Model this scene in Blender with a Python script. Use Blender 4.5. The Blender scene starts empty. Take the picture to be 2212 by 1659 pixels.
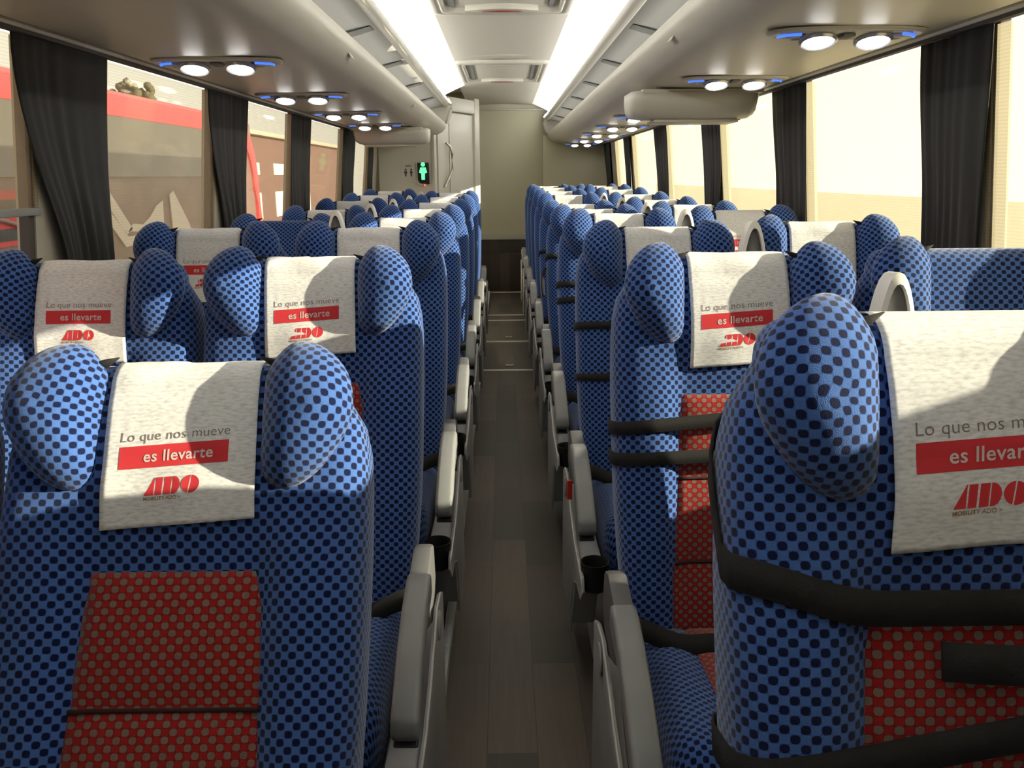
import bpy, bmesh, math, random
from mathutils import Vector, Matrix
random.seed(7)
SC = bpy.context.scene
COL = SC.collection
PI = math.pi

# ------------------------------------------------------------------ camera
FPX = 1840.0
H = 1.35
def cam_axes():
    d = Vector(((1087.0-1106.0)/FPX, -(380.0-829.5)/FPX, 1.0)).normalized()
    roll = math.radians(.55)
    up = Vector((-math.sin(roll), math.cos(roll), 0))
    z = (up - d*up.dot(d)).normalized()
    x = z.cross(d)
    if x.x < 0: x = -x
    return x, d, z
_x, _d, _z = cam_axes()
cam = bpy.data.cameras.new('camera')
cam.sensor_fit = 'HORIZONTAL'; cam.sensor_width = 36.0
cam.lens = 36.0*FPX/2212.0
cam.clip_start = .02; cam.clip_end = 500
cam_o = bpy.data.objects.new('camera', cam); COL.objects.link(cam_o)
cx = Vector((_x.x, _d.x, _z.x)); cy = Vector((_x.y, _d.y, _z.y)); cz = Vector((_x.z, _d.z, _z.z))
M3 = Matrix((cx, cy, -cz)).transposed()
cam_o.matrix_world = Matrix.Translation((0, 0, H)) @ M3.to_4x4()
SC.camera = cam_o

# ------------------------------------------------------------------ world, sun, exposure
SC.view_settings.view_transform = 'Standard'
SC.view_settings.look = 'None'
SC.view_settings.gamma = 1.0
SC.view_settings.use_curve_mapping = False
SC.view_settings.exposure = 0.0
w = bpy.data.worlds.new('hazy_sky'); SC.world = w; w.use_nodes = True
bg = w.node_tree.nodes['Background']
bg.inputs['Color'].default_value = (1.0, .97, .90, 1)
bg.inputs['Strength'].default_value = 2.1
sun = bpy.data.lights.new('sun', 'SUN'); sun.energy = 26.0; sun.angle = math.radians(.6); sun.color = (1.0, .95, .85)
sun_o = bpy.data.objects.new('sun', sun); COL.objects.link(sun_o)
sun_o.rotation_euler = Vector((-1.0, .20, -.31)).to_track_quat('-Z', 'Y').to_euler()
STRIP_E = 21.0     # light strips along the ceiling
LAMP_E = 14.0     # reading lamps
try:
    SC.cycles.max_bounces = 8; SC.cycles.transparent_max_bounces = 12
except Exception: pass

# ------------------------------------------------------------------ materials
MATS = {}
def mat(name, col, rough=.6, metal=0.0, emit=None, sheen=0.0, spec=None, bump=None):
    m = bpy.data.materials.new(name); m.use_nodes = True
    nt = m.node_tree; b = nt.nodes['Principled BSDF']
    b.inputs['Base Color'].default_value = (*col, 1)
    b.inputs['Roughness'].default_value = rough
    b.inputs['Metallic'].default_value = metal
    if spec is not None: b.inputs['Specular IOR Level'].default_value = spec
    if sheen: b.inputs['Sheen Weight'].default_value = sheen
    if emit:
        b.inputs['Emission Color'].default_value = (*emit[0], 1)
        b.inputs['Emission Strength'].default_value = emit[1]
    # a little mottling of the surface
    tc = nt.nodes.new('ShaderNodeTexCoord'); nz = nt.nodes.new('ShaderNodeTexNoise')
    nz.inputs['Scale'].default_value = (bump or (60, .05))[0]; nz.inputs['Detail'].default_value = 3
    bp = nt.nodes.new('ShaderNodeBump'); bp.inputs['Strength'].default_value = (bump or (60, .05))[1]
    bp.inputs['Distance'].default_value = .002
    nt.links.new(tc.outputs['Object'], nz.inputs['Vector']); nt.links.new(nz.outputs['Fac'], bp.inputs['Height'])
    nt.links.new(bp.outputs['Normal'], b.inputs['Normal'])
    MATS[name] = m
    return m

def math_node(nt, op, a=None, b=None):
    n = nt.nodes.new('ShaderNodeMath'); n.operation = op
    for i, v in enumerate((a, b)):
        if v is None: continue
        if isinstance(v, (int, float)): n.inputs[i].default_value = v
        else: nt.links.new(v, n.inputs[i])
    return n.outputs[0]

def mix_col(nt, fac, a, b):
    n = nt.nodes.new('ShaderNodeMix'); n.data_type = 'RGBA'
    for sock, v in ((n.inputs['Factor'], fac), (n.inputs['A'], a), (n.inputs['B'], b)):
        pass
    def put(idx, v):
        s = n.inputs[idx]
        if isinstance(v, tuple): s.default_value = (*v, 1)
        elif isinstance(v, (int, float)): s.default_value = v
        else: nt.links.new(v, s)
    put(0, fac); put(6, a); put(7, b)
    return n.outputs[2]

def fabric(name, base, even, odd, px=.0101, py=.0094, even_r=.47, odd_r=.47):
    """woven plush: staggered dots (even cells) and squares between them (odd cells), laid out on the UV map in metres"""
    m = bpy.data.materials.new(name); m.use_nodes = True
    nt = m.node_tree; b = nt.nodes['Principled BSDF']; L = nt.links
    tc = nt.nodes.new('ShaderNodeTexCoord')
    nz = nt.nodes.new('ShaderNodeTexNoise'); nz.inputs['Scale'].default_value = 900; nz.inputs['Detail'].default_value = 1
    L.new(tc.outputs['UV'], nz.inputs['Vector'])
    sp = nt.nodes.new('ShaderNodeSeparateXYZ'); L.new(tc.outputs['UV'], sp.inputs[0])
    u = math_node(nt, 'DIVIDE', sp.outputs[0], px); v = math_node(nt, 'DIVIDE', sp.outputs[1], py)
    fu = math_node(nt, 'FLOOR', u); fv = math_node(nt, 'FLOOR', v)
    par = math_node(nt, 'FLOORED_MODULO', math_node(nt, 'ADD', fu, fv), 2.0)
    du = math_node(nt, 'ABSOLUTE', math_node(nt, 'SUBTRACT', math_node(nt, 'SUBTRACT', u, fu), .5))
    dv = math_node(nt, 'ABSOLUTE', math_node(nt, 'SUBTRACT', math_node(nt, 'SUBTRACT', v, fv), .5))
    r = math_node(nt, 'POWER', math_node(nt, 'ADD', math_node(nt, 'POWER', du, 2.6), math_node(nt, 'POWER', dv, 2.6)), 1/2.6)
    r = math_node(nt, 'ADD', r, math_node(nt, 'MULTIPLY', math_node(nt, 'SUBTRACT', nz.outputs['Fac'], .5), .10))
    box = math_node(nt, 'ADD', math_node(nt, 'MAXIMUM', du, dv), math_node(nt, 'MULTIPLY', math_node(nt, 'SUBTRACT', nz.outputs['Fac'], .5), .08))
    ev = math_node(nt, 'MULTIPLY', math_node(nt, 'LESS_THAN', r, even_r), math_node(nt, 'LESS_THAN', par, .5))
    od = math_node(nt, 'MULTIPLY', math_node(nt, 'LESS_THAN', box, odd_r), math_node(nt, 'GREATER_THAN', par, .5))
    c = mix_col(nt, od, base, odd); c = mix_col(nt, ev, c, even)
    # short pile speckle
    c2 = mix_col(nt, math_node(nt, 'MULTIPLY', nz.outputs['Fac'], .35), c, (0, 0, 0))
    L.new(c2, b.inputs['Base Color'])
    b.inputs['Roughness'].default_value = .95
    b.inputs['Specular IOR Level'].default_value = .08
    b.inputs['Sheen Weight'].default_value = .30
    b.inputs['Sheen Roughness'].default_value = .45
    bp = nt.nodes.new('ShaderNodeBump'); bp.inputs['Strength'].default_value = .35; bp.inputs['Distance'].default_value = .0015
    L.new(nz.outputs['Fac'], bp.inputs['Height']); L.new(bp.outputs['Normal'], b.inputs['Normal'])
    MATS[name] = m
    return m

BLUE = fabric('blue_dotted_plush', (.046, .116, .37), (.007, .012, .050), (.074, .160, .44))
RED = fabric('red_checked_plush', (.26, .016, .016), (.23, .17, .13), (.38, .020, .018), odd_r=.44)
SEAM_SHADE = mat('shaded_red_seam', (.030, .010, .009), .9)  # seam colour darkened to paint the shadow in the quilting folds
CREAM = mat('cream_plastic', (.60, .575, .495), .42, bump=(220, .06))
CREAMW = mat('pale_cream_plastic', (.62, .60, .53), .4)
GREYP = mat('grey_rack_lining', (.52, .525, .52), .7)
GREYD = mat('dark_grey_rib', (.22, .22, .215), .7)
CEIL = mat('ceiling_lining', (.60, .575, .50), .6)
WALLM = mat('wall_lining', (.42, .39, .31), .7)
BACKM = mat('bulkhead_lining', (.66, .63, .465), .7)
ARMG = mat('grey_armrest_plastic', (.21, .215, .22), .42)
PANG = mat('side_panel_plastic', (.33, .33, .335), .45)
TRIMG = mat('light_trim', (.55, .55, .53), .4)
BLACKP = mat('black_plastic', (.010, .010, .011), .45)
STRAP = mat('black_webbing', (.007, .0065, .0065), .85, bump=(900, .5))
WHITEP = mat('white_plastic', (.78, .77, .72), .35)
GREYIN = mat('grey_insert', (.16, .16, .17), .6)
METAL = mat('brushed_metal', (.55, .53, .45), .4, .8)
DARKM = mat('dark_steel', (.05, .05, .05), .5, .6)
CURT = mat('charcoal_curtain', (.013, .0125, .011), .85, sheen=.06, bump=(500, .3))
RUBBER = mat('dark_seal', (.06, .05, .045), .7)
GREENL = mat('green_pictogram', (.05, .6, .2), .5, emit=((.12, 1.0, .33), 1.6))
REDL = mat('red_led', (.8, .05, .03), .5, emit=((1, .12, .06), 6))
BLUEL = mat('blue_led', (.05, .15, .8), .5, emit=((.05, .17, 1.0), 1.5))
LAMPL = mat('lit_lens', (.9, .9, .9), .4, emit=((1.0, .98, .95), LAMP_E))
STRIPL = mat('lit_diffuser', (.9, .9, .9), .4, emit=((1.0, .99, .955), STRIP_E))
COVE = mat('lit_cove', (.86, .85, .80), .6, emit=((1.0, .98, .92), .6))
RACK_FILL = mat('rack_fill_glow', (.9, .9, .9), .5, emit=((1.0, .97, .88), 5.0))  # glow of the added fill tube inside the racks
REFL = mat('lamp_reflector', (.5, .5, .52), .25, .6)
REDH = mat('red_handle', (.26, .07, .06), .5)
TEXTG = mat('grey_print', (.20, .155, .145), .9)
TEXTR = mat('red_print', (.58, .030, .040), .9)
TEXTW = mat('pale_print', (.62, .52, .50), .9)
TEXTB = mat('brown_print', (.30, .18, .09), .9)
STICK = mat('pale_sticker', (.60, .58, .52), .6)
INK = mat('dark_ink', (.09, .08, .06), .7)

def napkin_mat():
    m = bpy.data.materials.new('nonwoven_cloth'); m.use_nodes = True
    nt = m.node_tree; b = nt.nodes['Principled BSDF']; L = nt.links
    tc = nt.nodes.new('ShaderNodeTexCoord'); mp = nt.nodes.new('ShaderNodeMapping')
    mp.inputs['Scale'].default_value = (60, 220, 1)
    L.new(tc.outputs['UV'], mp.inputs['Vector'])
    nz = nt.nodes.new('ShaderNodeTexNoise'); nz.inputs['Scale'].default_value = 1.6; nz.inputs['Detail'].default_value = 5
    L.new(mp.outputs[0], nz.inputs['Vector'])
    cr = nt.nodes.new('ShaderNodeValToRGB')
    cr.color_ramp.elements[0].position = .28; cr.color_ramp.elements[0].color = (.50, .50, .505, 1)
    cr.color_ramp.elements[1].position = .58; cr.color_ramp.elements[1].color = (.74, .74, .74, 1)
    L.new(nz.outputs['Fac'], cr.inputs['Fac']); L.new(cr.outputs['Color'], b.inputs['Base Color'])
    b.inputs['Roughness'].default_value = .9; b.inputs['Specular IOR Level'].default_value = .1
    bp = nt.nodes.new('ShaderNodeBump'); bp.inputs['Strength'].default_value = .15; bp.inputs['Distance'].default_value = .001
    L.new(nz.outputs['Fac'], bp.inputs['Height']); L.new(bp.outputs['Normal'], b.inputs['Normal'])
    return m
NAPM = napkin_mat()

def wood_floor():
    m = bpy.data.materials.new('wood_look_vinyl'); m.use_nodes = True
    nt = m.node_tree; b = nt.nodes['Principled BSDF']; L = nt.links
    tc = nt.nodes.new('ShaderNodeTexCoord'); mp = nt.nodes.new('ShaderNodeMapping')
    mp.inputs['Rotation'].default_value = (0, 0, PI/2); mp.inputs['Location'].default_value = (.31, .052, 0)
    L.new(tc.outputs['Object'], mp.inputs['Vector'])
    br = nt.nodes.new('ShaderNodeTexBrick'); br.offset = .37; br.offset_frequency = 2
    br.inputs['Scale'].default_value = 1; br.inputs['Brick Width'].default_value = .62; br.inputs['Row Height'].default_value = .122
    br.inputs['Mortar Size'].default_value = .0012; br.inputs['Mortar Smooth'].default_value = .3; br.inputs['Bias'].default_value = 0
    br.inputs['Color1'].default_value = (.046, .036, .028, 1); br.inputs['Color2'].default_value = (.128, .098, .074, 1)
    br.inputs['Mortar'].default_value = (.035, .027, .020, 1)
    L.new(mp.outputs[0], br.inputs['Vector'])
    mp2 = nt.nodes.new('ShaderNodeMapping'); mp2.inputs['Scale'].default_value = (70, 4, 4)
    L.new(tc.outputs['Object'], mp2.inputs['Vector'])
    nz = nt.nodes.new('ShaderNodeTexNoise'); nz.inputs['Scale'].default_value = 1; nz.inputs['Detail'].default_value = 6; nz.inputs['Distortion'].default_value = .8
    L.new(mp2.outputs[0], nz.inputs['Vector'])
    c = mix_col(nt, math_node(nt, 'MULTIPLY', nz.outputs['Fac'], .6), br.outputs['Color'], (.030, .022, .015))
    L.new(c, b.inputs['Base Color']); b.inputs['Roughness'].default_value = .5
    return m
WOOD = wood_floor()

def blind_mat():
    """open weave roller blind: thin threads with gaps one sees through"""
    m = bpy.data.materials.new('mesh_blind'); m.use_nodes = True
    nt = m.node_tree; L = nt.links
    for n in list(nt.nodes):
        if n.type != 'OUTPUT_MATERIAL': nt.nodes.remove(n)
    out = [n for n in nt.nodes if n.type == 'OUTPUT_MATERIAL'][0]
    df = nt.nodes.new('ShaderNodeBsdfDiffuse'); df.inputs['Color'].default_value = (.34, .265, .205, 1)
    tl = nt.nodes.new('ShaderNodeBsdfTranslucent'); tl.inputs['Color'].default_value = (.48, .42, .26, 1)
    tr = nt.nodes.new('ShaderNodeBsdfTransparent'); tr.inputs['Color'].default_value = (1, .965, .82, 1)
    a = nt.nodes.new('ShaderNodeMixShader'); a.inputs[0].default_value = .55
    L.new(df.outputs[0], a.inputs[1]); L.new(tl.outputs[0], a.inputs[2])
    tc = nt.nodes.new('ShaderNodeTexCoord'); sp = nt.nodes.new('ShaderNodeSeparateXYZ'); L.new(tc.outputs['Object'], sp.inputs[0])
    wv = math_node(nt, 'SINE', math_node(nt, 'MULTIPLY', sp.outputs[2], 2*PI/.0085))
    f = math_node(nt, 'ADD', .60, math_node(nt, 'MULTIPLY', wv, .035))
    b = nt.nodes.new('ShaderNodeMixShader'); L.new(f, b.inputs[0])
    L.new(a.outputs[0], b.inputs[1]); L.new(tr.outputs[0], b.inputs[2])
    L.new(b.outputs[0], out.inputs['Surface'])
    return m
BLIND = blind_mat()

def glass_mat():
    m = bpy.data.materials.new('tinted_pane'); m.use_nodes = True
    nt = m.node_tree; L = nt.links
    for n in list(nt.nodes):
        if n.type != 'OUTPUT_MATERIAL': nt.nodes.remove(n)
    out = [n for n in nt.nodes if n.type == 'OUTPUT_MATERIAL'][0]
    tr = nt.nodes.new('ShaderNodeBsdfTransparent'); tr.inputs['Color'].default_value = (.86, .86, .84, 1)
    gl = nt.nodes.new('ShaderNodeBsdfGlossy'); gl.inputs['Roughness'].default_value = .03
    lw = nt.nodes.new('ShaderNodeLayerWeight'); lw.inputs['Blend'].default_value = .5
    fr = math_node(nt, 'ADD', .02, math_node(nt, 'MULTIPLY', math_node(nt, 'POWER', lw.outputs['Facing'], 4.0), .35))
    mx = nt.nodes.new('ShaderNodeMixShader'); L.new(fr, mx.inputs[0])
    L.new(tr.outputs[0], mx.inputs[1]); L.new(gl.outputs[0], mx.inputs[2]); L.new(mx.outputs[0], out.inputs['Surface'])
    return m
GLASS = glass_mat()

# ------------------------------------------------------------------ mesh helpers
def link(name, me, m=None, parent=None, smooth=True):
    if smooth:
        me.polygons.foreach_set('use_smooth', [True]*len(me.polygons))
    o = bpy.data.objects.new(name, me); COL.objects.link(o)
    if m is not None:
        for mm in (m if isinstance(m, (list, tuple)) else [m]): me.materials.append(mm)
    if parent is not None: o.parent = parent
    return o

def tag(o, label=None, cat=None, group=None, kind=None):
    if label: o['label'] = label
    if cat: o['category'] = cat
    if group: o['group'] = group
    if kind: o['kind'] = kind
    return o

def empty(name, loc=(0, 0, 0)):
    o = bpy.data.objects.new(name, None); COL.objects.link(o); o.location = loc; o.empty_display_size = .05
    return o

def raw(name, V, F, UV=None):
    me = bpy.data.meshes.new(name); me.from_pydata([tuple(v) for v in V], [], F); me.update()
    if UV is not None:
        ul = me.uv_layers.new(name='UVMap')
        d = ul.data
        for p in me.polygons:
            for li in p.loop_indices:
                d[li].uv = UV[p.index][li-p.loop_start]
    return me

def recalc(me):
    bm = bmesh.new(); bm.from_mesh(me); bmesh.ops.recalc_face_normals(bm, faces=bm.faces); bm.to_mesh(me); bm.free()
    return me

def loft(name, loops, closed=True, caps=(True, True), flip=False, u0=0.0, v0=0.0):
    """skin between loops of equally many points; UVs in metres of arc length"""
    n = len(loops[0]); V = [p for lp in loops for p in lp]
    F = []; UV = []
    mid = loops[len(loops)//2]
    def dist(a, b): return math.dist(a, b)
    vs = [v0]
    for i in range(1, len(loops)):
        vs.append(vs[-1] + sum(dist(loops[i][j], loops[i-1][j]) for j in range(n))/n)
    us = []
    for lp in loops:
        u = [0.0]
        for j in range(1, n+(1 if closed else 0)):
            u.append(u[-1] + dist(lp[j % n], lp[j-1]))
        c = u[n//2]
        us.append([x-c+u0 for x in u])
    m = n if closed else n-1
    for i in range(len(loops)-1):
        for j in range(m):
            a, b = i*n+j, i*n+(j+1) % n
            c, d = (i+1)*n+(j+1) % n, (i+1)*n+j
            F.append((a, b, c, d))
            UV.append([(us[i][j], vs[i]), (us[i][j+1], vs[i]), (us[i+1][j+1], vs[i+1]), (us[i+1][j], vs[i+1])])
    if closed and caps[0]:
        F.append(tuple(range(n))[::-1]); UV.append([(V[k][0], V[k][1]) for k in F[-1]])
    if closed and caps[1]:
        F.append(tuple((len(loops)-1)*n+k for k in range(n))); UV.append([(V[k][0], V[k][1]) for k in F[-1]])
    me = raw(name, V, F, UV)
    return recalc(me)

class MB:
    """collects bevelled boxes, prisms, tubes into one mesh"""
    def __init__(s): s.bm = bmesh.new()
    def box(s, lo, hi, bev=0.0, seg=2):
        b = bmesh.new(); bmesh.ops.create_cube(b, size=1)
        for v in b.verts:
            v.co = Vector(((lo[i]+hi[i])/2 + v.co[i]*(hi[i]-lo[i]) for i in range(3)))
        if bev: bmesh.ops.bevel(b, geom=list(b.edges), offset=bev, segments=seg, affect='EDGES', profile=.6)
        s._add(b); return s
    def prism(s, pts, axis, a, b_, bev=0.0, seg=2):
        """polygon pts (2D in the other two axes, in order) extruded along axis from a to b_"""
        b = bmesh.new()
        def mk(p, t):
            q = list(p); q.insert(axis, t); return q
        va = [b.verts.new(mk(p, a)) for p in pts]; vb = [b.verts.new(mk(p, b_)) for p in pts]
        b.faces.new(va); b.faces.new(vb[::-1])
        for i in range(len(pts)): b.faces.new((va[i], vb[i], vb[(i+1) % len(pts)], va[(i+1) % len(pts)]))
        bmesh.ops.recalc_face_normals(b, faces=b.faces)
        if bev: bmesh.ops.bevel(b, geom=list(b.edges), offset=bev, segments=seg, affect='EDGES', profile=.6)
        s._add(b); return s
    def tube(s, pts, r, n=8, closed=False, sy=1.0, caps=True):
        b = bmesh.new(); P = [Vector(p) for p in pts]; k = len(P); rings = []
        up0 = Vector((0, 0, 1))
        for i in range(k):
            t = (P[(i+1) % k]-P[i-1]) if closed else (P[min(i+1, k-1)]-P[max(i-1, 0)])
            t.normalize(); a = t.cross(up0)
            if a.length < 1e-3: a = t.cross(Vector((1, 0, 0)))
            a.normalize(); c = a.cross(t).normalized()
            rr = r[i] if isinstance(r, (list, tuple)) else r
            rings.append([b.verts.new(P[i]+a*math.cos(2*PI*j/n)*rr+c*math.sin(2*PI*j/n)*rr*sy) for j in range(n)])
        for i in range(k if closed else k-1):
            A, B = rings[i], rings[(i+1) % k]
            for j in range(n): b.faces.new((A[j], A[(j+1) % n], B[(j+1) % n], B[j]))
        if not closed and caps: b.faces.new(rings[0][::-1]); b.faces.new(rings[-1])
        s._add(b); return s
    def lathe(s, prof, c, n=24, axis=2, sx=1.0, sy=1.0):
        b = bmesh.new(); rings = []
        for r, h in prof:
            ring = []
            for j in range(n):
                p = [math.cos(2*PI*j/n)*r*sx, math.sin(2*PI*j/n)*r*sy]; p.insert(axis, h)
                ring.append(b.verts.new(Vector(p)+Vector(c)))
            rings.append(ring)
        for i in range(len(rings)-1):
            for j in range(n): b.faces.new((rings[i][j], rings[i][(j+1) % n], rings[i+1][(j+1) % n], rings[i+1][j]))
        if prof[0][0] > 1e-6: b.faces.new(rings[0][::-1])
        if prof[-1][0] > 1e-6: b.faces.new(rings[-1])
        bmesh.ops.remove_doubles(b, verts=b.verts, dist=1e-7)
        s._add(b); return s
    def _add(s, b):
        bmesh.ops.recalc_face_normals(b, faces=b.faces)
        me = bpy.data.meshes.new('t'); b.to_mesh(me); b.free(); s.bm.from_mesh(me); bpy.data.meshes.remove(me)
    def mesh(s, name):
        me = bpy.data.meshes.new(name); s.bm.to_mesh(me); s.bm.free(); return me
    def build(s, name, m, parent=None, smooth=True, wn=True):
        o = link(name, s.mesh(name), m, parent, smooth)
        if smooth and wn:
            md = o.modifiers.new('e', 'EDGE_SPLIT'); md.split_angle = math.radians(40)
        return o

def lerp(a, b, t): return a+(b-a)*t
def interp(tab, x):
    if x <= tab[0][0]: return tab[0][1]
    for (x0, y0), (x1, y1) in zip(tab, tab[1:]):
        if x <= x1: return lerp(y0, y1, (x-x0)/(x1-x0))
    return tab[-1][1]
def sstep(a, b, x):
    t = max(0.0, min(1.0, (x-a)/(b-a))); return t*t*(3-2*t)

def copy_tree(o, parent=None):
    c = o.copy(); COL.objects.link(c)
    if parent is not None:
        c.parent = parent; c.matrix_parent_inverse = o.matrix_parent_inverse
    for ch in list(o.children): copy_tree(ch, c)
    return c

# ------------------------------------------------------------------ THE SETTING
YF, YB = -1.6, 10.50
ZU = 1.71           # underside of the racks / head of the windows
ZC = 2.15
ZW = ZU-.004      # head of the windows
def wallx(z): return interp([(0, 1.285), (.75, 1.275), (1.0, 1.265), (1.71, 1.195), (2.3, 1.12)], z)

b = MB(); b.box((-.175, YF, -.10), (.255, YB, 0)); tag(b.build('floor', WOOD, smooth=False), kind='structure')
for sgn, x0, x1, nm in ((-1, -1.30, -.178, 'floor_platform_left'), (1, .258, 1.30, 'floor_platform_right')):
    b = MB(); b.box((x0, YF, -.10), (x1, YB, .03), .004); tag(b.build(nm, mat('platform_vinyl_'+nm, (.055, .048, .042), .6)), kind='structure')
for x, nm in ((-.1775, 'trim_1'), (.2575, 'trim_2')):
    b = MB(); b.box((x-.012, YF, -.02), (x+.012, YB-.5, .036), .004); tag(b.build(nm, TRIMG), kind='structure')

# side walls: below sill, pillars, header
PIL_L = [.95, 2.40, 3.82, 5.21, 6.82, 8.12]
PIL_R = [.0, 1.02, 2.30, 3.66, 5.02, 6.66, 8.32]
SILL = .93
def side_wall(sgn, name, pil):
    b = MB(); T = .05
    def pan(y0, y1, z0, z1):
        zs = [z0+(z1-z0)*k/6 for k in range(7)]
        inn = [(sgn*wallx(z), z) for z in zs]; out = [(sgn*(wallx(z)+T), z+(.03 if (z == ZW and z1 > 2) else 0)) for z in reversed(zs)]
        b.prism(inn+out, 1, y0, y1)
    pan(YF, YB, -.1, SILL); pan(YF, YB, ZW, 2.30)
    pan(YF, pil[0], SILL, ZW)  # unseen front bay closed to keep window light off the nearest seats
    if sgn > 0: pan(pil[0], pil[1], SILL, 1.38)  # unseen panel added to block low sun from the nearest aisle seat
    for y in pil: pan(y-.09, y+.09, SILL, ZW)
    pan(pil[-1]+1.15 if sgn > 0 else 8.3, YB, SILL, ZW)
    return tag(b.build(name, WALLM, smooth=False), kind='structure')
side_wall(-1, 'wall_left', PIL_L); side_wall(1, 'wall_right', PIL_R)

# window panes with their dark seal frames, one structure each
wn = [0]
def window(sgn, y0, y1):
    wn[0] += 1
    e = empty('window_%d' % wn[0], (0, (y0+y1)/2, SILL)); tag(e, kind='structure')
    hw = (y1-y0)/2
    zs = [0, .2, .4, .6, ZW+.008-SILL]
    b = MB()
    ox = .03
    pts = [(sgn*(wallx(z+SILL)+ox), z) for z in zs]+[(sgn*(wallx(z+SILL)+ox+.006), z) for z in reversed(zs)]
    b.prism(pts, 1, -hw, hw); b.build('pane', GLASS, e, smooth=False)
    b = MB()
    for a, c in ((-hw, -hw+.025), (hw-.025, hw)):
        pts = [(sgn*(wallx(z+SILL)+.005), z) for z in zs]+[(sgn*(wallx(z+SILL)+.03), z) for z in reversed(zs)]
        b.prism(pts, 1, a, c)
    for z in (0.0, zs[-1]-.004):
        x = sgn*(wallx(z+SILL)+.017); b.box((x-.010, -hw, z), (x+.014, hw, z+(.022 if z == 0 else .012)))
    b.build('seal_frame', RUBBER, e, smooth=False)
for a, c in zip(PIL_L, PIL_L[1:]): window(-1, a+.09, c-.09)
for a, c in zip(PIL_R+[PIL_R[-1]+1.24], PIL_R[1:]+[PIL_R[-1]+1.24]):
    if c-a > .5: window(1, a+.09, c-.09)

# roof shell, ceiling panel between the light strips
b = MB(); b.prism([(-1.36, 2.30), (1.36, 2.30), (1.36, 2.36), (-1.36, 2.36)], 1, YF-.1, YB+.15); tag(b.build('ceiling_roof', CEIL, smooth=False), kind='structure')
pts = [(x, ZC+.02*math.cos(x/.45*PI/2)) for x in [(-.40+.80*k/12) for k in range(13)]]
b = MB(); b.prism(pts+[(.40, 2.20), (-.40, 2.20)], 1, YF, YB); tag(b.build('ceiling', CEIL), kind='structure')
# cross joints of the ceiling lining
for k, y in enumerate((6.30,)):
    b = MB(); b.box((-.33, y-.006, ZC+.0145), (.33, y+.006, ZC+.02)); tag(b.build('trim_%d' % (3+k), CEIL, smooth=False), kind='structure')

# unseen closed partition added behind the camera to shut out windshield light
b = MB(); b.box((-1.36, YF-.06, -.1), (1.36, YF, 2.36)); tag(b.build('wall_front', WALLM, smooth=False), kind='structure')

# rear wall: upholstered bulkhead above a wood clad step
b = MB(); b.box((-1.36, YB, .60), (1.36, YB+.06, 2.30))
tag(b.build('wall_back', BACKM, smooth=False), kind='structure')
b = MB(); b.box((-.35, YB-.03, -.1), (1.30, YB+.05, .60), .006); tag(b.build('wall_back_lower', WOOD), kind='structure')
b = MB(); b.box((-.35, YB-.045, .60), (1.28, YB-.002, .665), .006); tag(b.build('trim_5', CREAM), kind='structure')
b = MB(); b.box((-.30, YB-.20, 0), (1.28, YB-.035, .44), .006); tag(b.build('floor_step', WOOD), kind='structure')
b = MB(); b.box((-.35, YB-.03, ZC-.055), (.55, YB-.001, ZC-.035), .004); tag(b.build('trim_6', CREAMW), kind='structure')
b = MB(); b.box((.47, YB-.10, .66), (1.26, YB-.001, ZU+.1), .012); tag(b.build('wall_back_panel', BACKM), kind='structure')

# floor strips and hatch latches
def aisle_strip(y, wdt, label, z=0.0):
    b = MB(); b.prism([(y-wdt/2, z), (y-wdt/2+.003, z+.006), (y+wdt/2-.003, z+.006), (y+wdt/2, z)], 0, -.160, .238)
    tag(b.build('floor_strip', METAL), label, 'floor strip', 'metal strips across the aisle floor')
aisle_strip(5.94, .030, 'metal strip across the aisle floor next to the first floor latch')
aisle_strip(7.02, .042, 'wide double metal strip across the aisle floor beyond the second latch')
aisle_strip(8.10, .022, 'thin metal strip across the aisle floor, nearer one of a close pair')
aisle_strip(8.42, .022, 'thin metal strip across the aisle floor, further one of a close pair')
aisle_strip(10.15, .060, 'bright metal strip across the aisle just before the rear step')
for y, lab in ((6.10, 'small oval metal latch in the aisle floor just behind the first metal strip'), (7.22, 'small oval metal latch in the aisle floor behind the wide double strip')):
    e = empty('floor_latch', (.035, y, .001))
    b = MB(); b.lathe([(.0, .0), (.030, .0), (.030, .004), (.024, .006), (.0, .006)], (0, 0, 0), 20, sx=1.0, sy=.6); b.build('plate', METAL, e)
    b = MB(); b.box((-.012, -.004, .005), (.012, .004, .009), .002); b.build('pull', DARKM, e)
    tag(e, lab, 'latch')

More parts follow.
